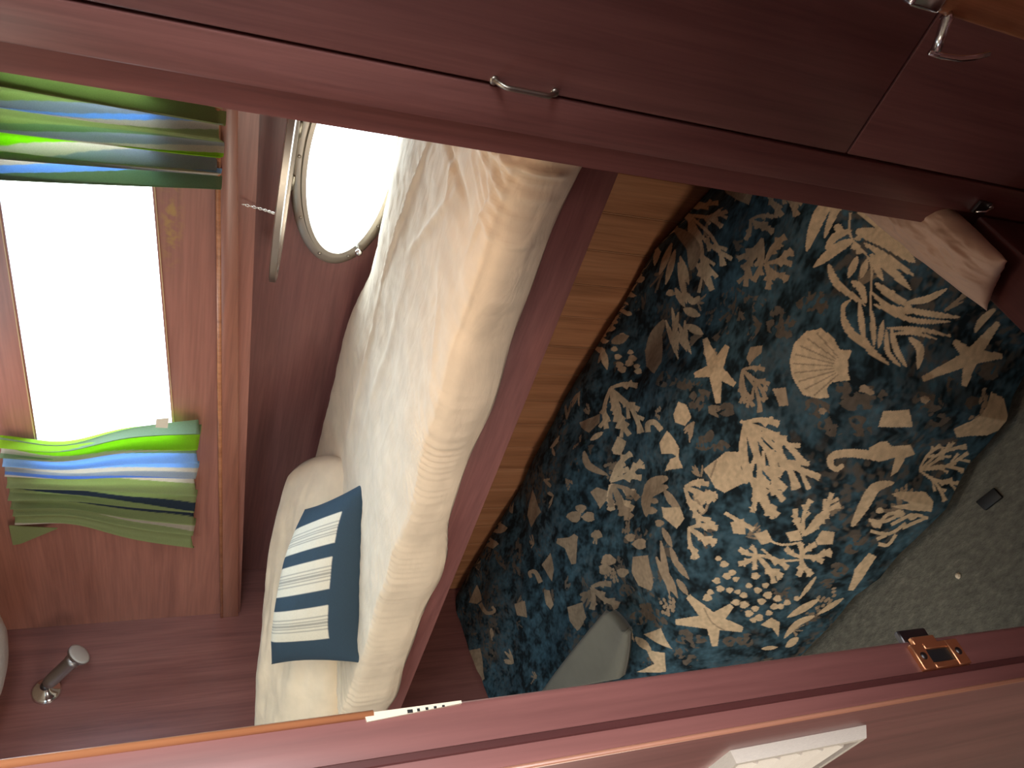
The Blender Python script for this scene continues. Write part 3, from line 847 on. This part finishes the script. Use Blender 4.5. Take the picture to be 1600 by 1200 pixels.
def outline(pts, w0, w1, kind):
    pts = np.array(pts, float)
    # resample with a smooth curve
    if len(pts) > 2:
        t = np.linspace(0, len(pts) - 1, 6 * (len(pts) - 1) + 1); o = []
        for q in t:
            k = min(int(q), len(pts) - 2); f = q - k
            a0, a1, a2, a3 = pts[max(k - 1, 0)], pts[k], pts[k + 1], pts[min(k + 2, len(pts) - 1)]
            o.append(.5 * (2 * a1 + (a2 - a0) * f + (2 * a0 - 5 * a1 + 4 * a2 - a3) * f * f + (3 * a1 - a0 - 3 * a2 + a3) * f ** 3))
        pts = np.array(o)
    else:
        pts = pts[0] + (pts[1] - pts[0]) * np.linspace(0, 1, 9)[:, None]
    n = len(pts); s = np.linspace(0, 1, n)
    w_ = (w0 + (w1 - w0) * s) if kind == 'stroke' else w0 * np.sin(np.pi * np.clip(s * .93 + .05, 0, 1)) ** .8
    tg = np.gradient(pts, axis=0); tg /= np.linalg.norm(tg, axis=1)[:, None] + 1e-9
    nm = np.stack([-tg[:, 1], tg[:, 0]], 1)
    return np.concatenate([pts + nm * w_[:, None] / 2, (pts - nm * w_[:, None] / 2)[::-1]])
class Z:
    """motifs noted on an enlarged view of the photograph: origin and enlargement"""
    def __init__(s, x, y, k=4.0): s.o = np.array([x, y], float); s.k = k
    def P(s, pts): return s.o + np.array(pts, float) / s.k
    def poly(s, pts, c=CREAMP, op=1): fill(to_cloth(s.P(pts)), c, op)
    def leaf(s, pts, w_, c=CREAMP): fill(to_cloth(outline(s.P(pts), w_ / s.k, 0, 'leaf')), c)
    def stroke(s, pts, w0, w1=None, c=CREAMP): fill(to_cloth(outline(s.P(pts), w0 / s.k, (w1 if w1 is not None else w0) / s.k, 'stroke')), c)
    def blob(s, pts, r, c=CREAMP):
        for k, (x, y) in enumerate(pts):
            rr = r * (.8 + .4 * ((k * 37) % 10) / 10)
            s.poly([(x + rr * math.cos(a_) * (1 + .25 * math.sin(3 * a_ + k)), y + rr * .8 * math.sin(a_)) for a_ in np.linspace(0, 2 * math.pi, 11)[:-1]], c)
    def star(s, c0, tips, w_, c=CREAMP):
        for t in tips: s.stroke([c0, t], w_ * 1.25, w_ * .42, c)
        s.blob([c0], w_ * .7, c)
    def fan(s, root, tips, w_=26, c=CREAMP):
        root = np.array(root, float)
        for k, t in enumerate(tips):
            t = np.array(t, float); dv = t - root; nm = np.array([-dv[1], dv[0]])
            mid = root + dv * .5 + nm * .10 * (1 if k % 2 else -1)
            s.stroke([root, mid, t], w_ * .46, w_ * .95, c)
            for f, sg in ((.45, 1), (.62, -1), (.78, 1)):
                b0 = root + dv * f + nm * .06 * (1 if k % 2 else -1)
                s.stroke([b0, b0 + dv * .20 + nm * .11 * sg], w_ * .42, w_ * .72, c)
rngp = random.Random(77)
def sprig(i, j, size, c):
    """generic small sprig printed away from the traced motifs"""
    a0 = rngp.uniform(0, 6.28); kind = rngp.choice('flsb')
    for k in range(rngp.randint(4, 7)):
        a_ = a0 + rngp.uniform(-.9, .9); l_ = size * rngp.uniform(.6, 1.1)
        p0 = np.array([i, j]) + rngp.uniform(0, .35) * size * np.array([math.cos(a0), math.sin(a0)])
        p1 = p0 + l_ * np.array([math.cos(a_), math.sin(a_)])
        if kind == 'b':
            for f in (.3, .55, .8): 
                q = p0 + (p1 - p0) * f; r_ = size * .10
                fill(np.array([q + r_ * np.array([math.cos(t), math.sin(t)]) for t in np.linspace(0, 6.28, 9)[:-1]]), c)
        else:
            fill(outline([p0, (p0 + p1) / 2 + rngp.uniform(-.08, .08) * size, p1], size * (.16 if kind != 'l' else .24), size * .12, 'stroke' if kind == 'f' else 'leaf'), c)
for k in range(150):
    i, j = rngp.uniform(0, DU), rngp.uniform(0, DV)
    sprig(i, j, rngp.uniform(15, 29), rngp.choice([LACE, LACE, BUFF, tuple(.5 * (a_ + b_) for a_, b_ in zip(LACE, BUFF))]))

z = Z(900, 250)
z.fan((705, 345), [(890, 265), (945, 320), (915, 415), (975, 620), (930, 660), (880, 735), (785, 730), (850, 815)], 30)
z.stroke([(705, 345), (760, 520), (850, 815)], 22, 36)
z.leaf([(640, 420), (540, 470), (490, 660)], 62); z.leaf([(620, 430), (730, 540), (720, 690)], 90, BUFF)
for q in ([(600, 520), (520, 720)], [(620, 560), (560, 780)], [(650, 600), (705, 780)], [(640, 640), (690, 900)], [(690, 830), (730, 885), (775, 850)], [(620, 800), (680, 920)]): z.leaf(q, 42)
z.blob([(590, 830), (385, 660), (395, 705), (400, 745), (340, 760), (325, 805), (350, 835)], 34)
z.fan((1090, 370), [(1060, 500), (1200, 400), (1235, 355), (1240, 440), (1130, 430)], 30, BUFF)
z.fan((1165, 490), [(1010, 620), (1060, 790), (1110, 760), (1155, 660), (1040, 680)], 36, BUFF)
z.fan((1180, 650), [(1310, 475), (1350, 560), (1350, 650), (1330, 740), (1200, 810), (1250, 740), (1285, 520)], 40, BUFF)
z.fan((1190, 110), [(1390, 160), (1415, 270), (1385, 350), (1290, 350), (1310, 180), (1240, 230)], 40, BUFF)
z.poly([(930, 75), (1150, 110), (1110, 190), (1080, 280), (1010, 250), (890, 140)], BUFF)
z.fan((990, 790), [(870, 1130), (900, 950), (950, 1000), (1050, 1000), (1110, 950), (1190, 880)], 26, LACE)
z.leaf([(550, 1000), (440, 1200)], 70, BUFF)
for q in ([(600, 920), (640, 1190)], [(680, 1000), (690, 1200)], [(640, 950), (600, 1150)]): z.leaf(q, 30)
z.leaf([(670, 930), (775, 975)], 55); z.leaf([(690, 1040), (795, 1090)], 42)
z.blob([(310, 900), (295, 950), (255, 990), (225, 1020), (200, 1060), (170, 1090), (330, 960), (290, 1100), (180, 1130)], 22)
z.blob([(1260, 950), (1300, 1010), (1240, 1040), (1500, 850), (1520, 920), (1440, 900), (1300, 1080)], 60, LACE)
z = Z(1200, 250)
for q, w_ in (([(450, 215), (330, 330), (240, 570)], 85), ([(555, 310), (440, 290), (350, 490)], 56), ([(530, 500), (420, 560), (285, 670)], 66), ([(520, 440), (420, 480), (360, 560)], 50), ([(450, 400), (430, 450)], 60),
              ([(550, 310), (680, 400), (790, 520)], 46), ([(550, 445), (740, 500), (920, 640)], 105), ([(600, 520), (760, 620), (915, 725)], 46), ([(640, 590), (760, 680), (895, 815)], 58),
              ([(640, 590), (720, 760)], 46), ([(560, 600), (500, 740)], 48), ([(380, 650), (430, 770), (610, 910)], 50), ([(520, 760), (580, 800), (610, 900)], 50), ([(620, 620), (580, 740)], 44),
              ([(670, 770), (780, 850), (900, 920)], 56), ([(860, 890), (990, 870), (1120, 805)], 44), ([(650, 830), (760, 920), (900, 960)], 40), ([(800, 920), (1000, 960), (1200, 985)], 40), ([(660, 900), (900, 1000), (1140, 1010)], 34),
              ([(740, 1050), (950, 1060), (1160, 1105)], 30), ([(770, 1090), (900, 1080), (1060, 1120)], 26), ([(460, 960), (520, 1080), (690, 1210)], 52), ([(570, 890), (600, 1140)], 40), ([(650, 940), (665, 1170)], 36), ([(720, 1000), (690, 1180)], 36),
              ([(770, 1050), (800, 1180), (870, 1300)], 40), ([(740, 1060), (750, 1200), (830, 1290)], 34), ([(880, 1110), (950, 1180), (935, 1310)], 52), ([(600, 1100), (640, 1190), (760, 1280)], 44), ([(480, 1010), (470, 920), (520, 870)], 30), ([(1420, 930), (1340, 1000), (1290, 1080)], 46)): z.leaf(q, w_)
z.stroke([(515, 330), (518, 480), (640, 640), (640, 900), (655, 1100)], 14, 12)
z.blob([(560, 490), (545, 540), (570, 570)], 26)
z = Z(1200, 500)
z.poly([(330, 50), (410, 110), (450, 185), (525, 190), (500, 240), (500, 330), (515, 375), (400, 390), (365, 430), (385, 485), (310, 492), (220, 470), (150, 350), (135, 250), (160, 150), (240, 70)])
for k in range(9):
    a_ = math.radians(118 + k * 15); z.stroke([(470 + 60 * math.cos(a_), 290 - 60 * math.sin(a_)), (440 + 285 * math.cos(a_), 280 - 225 * math.sin(a_))], 7, 10, BUFF)
z.star((1270, 230), [(1160, 130), (1440, 15), (1465, 225), (1225, 415), (965, 370)], 78)
z.poly([(1395, 450), (1475, 490), (1500, 600), (1470, 680), (1370, 720), (1260, 725), (1180, 735), (1160, 680), (1270, 630), (1370, 540)])
z.poly([(720, 570), (880, 560), (905, 668), (690, 668)])
z.stroke([(470, 905), (430, 932), (392, 905), (405, 850), (510, 832), (650, 845)], 26, 60)
z.poly([(630, 800), (690, 765), (745, 758), (775, 790), (890, 780), (918, 840), (860, 860), (810, 950), (768, 975), (795, 860), (690, 888), (640, 870)])
z.fan((945, 940), [(1080, 780), (1140, 770), (1240, 785), (1250, 830), (1225, 940), (1195, 1020), (1110, 1130)], 26)
z.blob([(640, 450), (590, 480), (680, 470), (620, 520), (470, 440), (520, 520), (960, 490), (1020, 520), (1060, 620), (560, 640), (600, 690), (330, 560), (350, 640), (410, 690), (290, 540), (1120, 400), (1280, 520), (1380, 320)], 62, LACE)
z.blob([(640, 450), (600, 430), (980, 500), (340, 570)], 30, BUFF)
z = Z(900, 500)
z.blob([(240, 10), (215, 50), (190, 90), (160, 80)], 26); z.leaf([(220, 140), (330, 100)], 60, BUFF)
z.blob([(340, 200), (330, 270), (260, 230), (380, 290), (290, 310), (390, 320), (240, 180), (350, 240), (270, 280)], 24); z.leaf([(160, 170), (195, 310)], 46)
z.poly([(430, 190), (480, 60), (540, 100), (535, 260), (490, 335), (440, 290)], BUFF)
for q in ([(560, 0), (640, 245)], [(640, 20), (720, 215)], [(600, 30), (695, 195)]): z.leaf(q, 34)
z.leaf([(690, 30), (795, 85)], 50)
z.star((870, 310), [(805, 115), (945, 160), (740, 345), (992, 405), (888, 522)], 74)
z.poly([(1065, 235), (1090, 170), (1165, 160), (1160, 205), (1110, 245), (1085, 285)], BUFF)
z.fan((1040, 310), [(1180, 310), (1210, 400), (1190, 500), (1060, 520), (1155, 578), (1110, 540)], 30, BUFF)
z.poly([(1225, 430), (1310, 422), (1328, 535), (1270, 538), (1250, 480)], BUFF)
z.fan((215, 425), [(385, 410), (395, 560), (412, 705), (335, 720), (270, 680), (190, 680), (232, 570)], 36)
z.poly([(20, 640), (150, 585), (148, 640), (80, 705), (30, 670)], BUFF); z.leaf([(90, 750), (170, 700)], 34)
z.poly([(608, 590), (640, 510), (690, 530), (722, 610), (680, 662), (620, 640)])
z.poly([(222, 810), (260, 725), (315, 760), (280, 845), (235, 838)])
z.stroke([(450, 700), (450, 650), (490, 640), (535, 690)], 34); z.poly([(522, 770), (570, 690), (612, 740), (645, 800), (640, 860), (600, 835), (535, 835)]); z.poly([(555, 945), (590, 870), (635, 850), (668, 925)])
z.fan((215, 1010), [(345, 830), (412, 880), (410, 985), (270, 900), (330, 930)], 38)
z.poly([(90, 1075), (130, 1045), (175, 1060), (225, 1080), (185, 1130), (150, 1180), (125, 1130)], BUFF)
z.fan((215, 1030), [(385, 1110), (360, 1180), (300, 1200), (230, 1190)], 38)
z.leaf([(575, 985), (470, 1030), (430, 1150)], 70, BUFF); z.leaf([(550, 1060), (640, 1190)], 50, BUFF)
z.fan((680, 1045), [(800, 1010), (875, 1090), (840, 1140), (760, 1180)], 40)
z.leaf([(50, 820), (80, 910), (200, 970)], 46, BUFF)
z.poly([(795, 935), (880, 870), (935, 822), (1045, 825), (1030, 920), (1070, 1010), (985, 1050), (930, 1080), (870, 1050), (835, 985)]); z.stroke([(880, 875), (840, 985)], 14, 10, BUFF)
z.fan((1055, 640), [(1270, 650), (1315, 745), (1425, 895), (1525, 985), (1390, 1055), (1310, 1060), (1260, 1060), (1200, 1190), (1135, 1130), (1085, 1010)], 46)
z.stroke([(1030, 630), (1110, 710), (1130, 900)], 20, 40)
z.blob([(850, 720), (800, 770), (900, 790), (750, 540), (780, 480), (940, 560), (680, 400), (560, 370)], 56, LACE)
z = Z(950, 750)
z.fan((930, 10), [(1000, 225), (1065, 225), (1100, 130), (930, 140)], 42)
z.fan((1225, 345), [(1170, 180), (1160, 245), (1265, 120), (1400, 80), (1450, 150), (1340, 240)], 34)
z.fan((1205, 480), [(1110, 425), (1200, 395), (1300, 400), (1395, 440), (1345, 510), (1275, 595), (1190, 602)], 40)
z.poly([(1295, 375), (1340, 315), (1418, 325), (1405, 400), (1310, 405)])
z.fan((930, 470), [(820, 430), (890, 415), (815, 525), (920, 560), (1040, 645), (1095, 600), (1125, 550)], 36)
z.stroke([(730, 205), (910, 310)], 22, 30); z.poly([(765, 265), (850, 240), (860, 340), (785, 335)]); z.poly([(915, 335), (990, 310), (1030, 385), (960, 405)])
z.stroke([(990, 370), (1090, 405), (1210, 390)], 14); z.stroke([(960, 430), (1060, 500), (1200, 500)], 14); z.stroke([(1210, 350), (1310, 240)], 12); z.poly([(1110, 330), (1195, 310), (1215, 375), (1140, 385)])
z.blob([(690, 490), (725, 525), (775, 580), (800, 620), (745, 600), (680, 630), (640, 700), (620, 735), (700, 680), (760, 690), (810, 700), (800, 765), (850, 720), (880, 660), (920, 600), (935, 690), (985, 660), (1000, 720), (1060, 740), (1120, 765), (1180, 740), (880, 835), (920, 805), (910, 875), (945, 860), (1040, 790), (1005, 830), (850, 780), (960, 760), (1080, 790)], 25)
z.leaf([(1300, 605), (1195, 745)], 28); z.leaf([(1320, 745), (1120, 860)], 46); z.leaf([(1470, 740), (1310, 840)], 34); z.leaf([(1290, 850), (1180, 900), (1100, 990)], 40); z.poly([(955, 905), (1020, 860), (1075, 890), (1065, 980), (1030, 930)])
z.leaf([(960, 1055), (1060, 1045)], 26); z.leaf([(1190, 985), (1110, 1045)], 46)
z.star((655, 885), [(500, 725), (422, 888), (668, 1040), (842, 935), (775, 785)], 80)
z.stroke([(600, 800), (650, 890), (730, 940)], 8, 8, BUFF)
z.fan((30, 30), [(190, 120), (150, 235), (85, 225), (25, 170)], 40, BUFF)
z.leaf([(375, 40), (250, 90), (240, 230)], 70, BUFF); z.leaf([(350, 60), (470, 230)], 46, BUFF); z.poly([(335, 170), (450, 170), (478, 240), (430, 305), (345, 235)]); z.blob([(290, 130), (270, 190), (320, 270)], 30, BUFF)
z.fan((485, 45), [(630, 25), (685, 100), (600, 150), (545, 180)], 36); z.fan((500, 140), [(600, 200), (665, 280), (570, 285)], 34); z.fan((505, 300), [(685, 300), (680, 385), (620, 405), (560, 490)], 38)
for q in ([(330, 380), (385, 720)], [(400, 480), (505, 620)], [(360, 560), (435, 740)], [(300, 480), (400, 700)], [(390, 420), (440, 560)], [(340, 300), (400, 420)], [(430, 620), (500, 720)]): z.leaf(q, 40, BUFF)
z.poly([(155, 480), (250, 470), (285, 640), (270, 692), (190, 660), (150, 580)], BUFF)
z.poly([(225, 965), (330, 925), (400, 1055), (300, 1015)]); z.leaf([(170, 985), (270, 1065)], 52); z.poly([(240, 1060), (355, 1080), (362, 1200), (180, 1200), (290, 1150)])
z.leaf([(100, 880), (165, 1010)], 26, BUFF)
z.blob([(140, 370), (210, 340), (110, 690), (240, 800), (200, 860), (280, 840), (330, 890), (480, 980), (560, 1010), (450, 1080), (760, 1010), (860, 1000), (520, 1130), (1520, 430), (1440, 560), (1560, 380), (1370, 640)], 52, LACE)
z = Z(1250, 750)
z.leaf([(325, 290), (400, 160), (470, 50), (590, 15)], 74); z.poly([(570, 90), (620, 72), (780, 72), (832, 130), (822, 198), (690, 190), (565, 165), (690, 145)])
for q in ([(440, 320), (560, 335), (660, 270)], [(490, 300), (540, 220), (650, 200)], [(640, 300), (790, 235)], [(490, 400), (550, 405), (600, 340)], [(480, 370), (540, 345)], [(430, 250), (520, 260), (600, 230)], [(570, 280), (700, 220), (800, 240)]): z.stroke(q, 22, 20)
z.blob([(500, 190), (620, 210), (700, 230), (470, 280)], 30); z.poly([(300, 690), (340, 560), (430, 455), (478, 478), (400, 600), (335, 690)])
z = Z(650, 700)
MUT = tuple(.6 * a_ for a_ in CREAMP)
z.poly([(695, 420), (730, 260), (782, 400), (720, 495)], BUFF); z.star((965, 600), [(880, 580), (1000, 545), (985, 725)], 70, BUFF); z.poly([(785, 730), (840, 655), (862, 760), (850, 835)], BUFF)
z.stroke([(720, 810), (710, 780), (745, 775), (780, 840)], 18, 30, BUFF); z.poly([(800, 885), (835, 890), (860, 980), (840, 1010), (815, 980)], BUFF)
z.poly([(945, 995), (1040, 965), (1065, 1060), (1010, 1145), (960, 1080)], BUFF); z.fan((1095, 870), [(1220, 850), (1270, 980), (1100, 1010), (1180, 920)], 40, BUFF)
z.poly([(330, 965), (380, 855), (412, 950), (380, 975)], BUFF); z.stroke([(400, 970), (440, 1030), (490, 1020), (475, 990)], 26, 16, BUFF); z.poly([(615, 975), (680, 955), (695, 1060), (630, 1045)], BUFF)
for q in ([(420, 540), (425, 700)], [(490, 640), (560, 760)], [(460, 560), (440, 700)], [(370, 690), (400, 760)], [(640, 560), (640, 680)], [(600, 720), (650, 800)]): z.leaf(q, 40, LACE)
z.blob([(480, 460), (520, 500), (470, 600), (1030, 380), (990, 430), (1080, 430), (1130, 540), (1200, 700), (1180, 760), (1290, 780), (1340, 560), (1400, 600)], 40, BUFF)
z = Z(700, 1000, 1.0)
z.poly([(33, 16), (50, 13), (57, 60), (40, 80), (27, 42)], BUFF)
colr = np.clip(colr, .004, .8)

idx = (II[:-1, :-1] * DV + JJ[:-1, :-1]).ravel()
quads = np.stack([idx, idx + DV, idx + DV + 1, idx + 1], 1).astype(np.int32)
me = bpy.data.meshes.new('duvet')
org = np.array([1.05, 1.6, .03])
Pv = (P.reshape(-1, 3) - org).astype(np.float32)
me.vertices.add(len(Pv)); me.vertices.foreach_set('co', Pv.ravel())
me.loops.add(quads.size); me.loops.foreach_set('vertex_index', quads.ravel())
me.polygons.add(len(quads)); me.polygons.foreach_set('loop_start', np.arange(0, quads.size, 4, dtype=np.int32))
me.polygons.foreach_set('use_smooth', np.ones(len(quads), bool))
me.update(calc_edges=True)
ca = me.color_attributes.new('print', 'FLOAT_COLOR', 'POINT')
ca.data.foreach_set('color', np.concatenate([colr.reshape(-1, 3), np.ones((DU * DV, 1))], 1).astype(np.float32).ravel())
me.materials.append(duvet_cloth)
duv = bpy.data.objects.new('duvet', me); COL.objects.link(duv); duv.location = org
tag(duv, 'slate blue duvet printed with cream shells, starfish and coral on the lower bunk', 'duvet')

# pale pillow at the near end of the lower bunk
pc = [at(1345, 330, 2, .345), at(1542, 486, 2, .320), at(1574, 408, 2, .340), at(1445, 285, 2, .345)]
pm, uv = pillow(pc, .085, pinch=.05, seed=12, wr=.008, normal=(0, 0, 1))
p2 = pm.build('pillow', pale_pillow, smooth=True); merge(p2)
tag(p2, 'pale buff pillow at the near end of the lower bunk by the locker', 'pillow')

# folded towel on the duvet, near the door
tq = [at(838, 1085, 2, .43), at(942, 953, 2, .44), at(978, 992, 2, .43), at(958, 1062, 2, .42)]
tw = MB()
cent = sum(np.array(q) for q in tq) / 4
n_ = 26; Pt = []
for i in range(n_):
    for j in range(n_):
        u, v = i / (n_ - 1), j / (n_ - 1)
        p = (np.array(tq[0]) * (1 - u) + np.array(tq[1]) * u) * (1 - v) + (np.array(tq[3]) * (1 - u) + np.array(tq[2]) * u) * v
        Pt.append(p + np.array([0, 0, .008 * math.sin(3 * u + 4 * v) - .03 * max(0, abs(2 * v - 1) - .8) * 2]))
towel = tag(tw.grid(Pt, n_, n_).build('towel', towel_cloth, smooth=True), 'folded grey green towel on the shaded far part of the duvet', 'towel')
solidify(towel, .03)

# small things on the carpet
q4 = [at(1527, 784, 2, .0), at(1555, 762, 2, .0), at(1569, 777, 2, .0), at(1542, 798, 2, .0)]
tag(MB().prism(q4, (0, 0, .007), .002).build('floor_plate', black_rubber, angle=40), 'small black square plate set on the carpet beside the duvet hem', 'plate')
c0 = np.array(at(1496, 900, 2, .004))
tag(MB().lathe([(.001, 0), (.007, .001), (.005, .005), (.001, .007)], c0 - np.array([0, 0, .004]), (.3, .1, 1), 7).build('crumb', cream_paint), 'tiny pale scrap lying on the carpet near the latch', 'scrap')
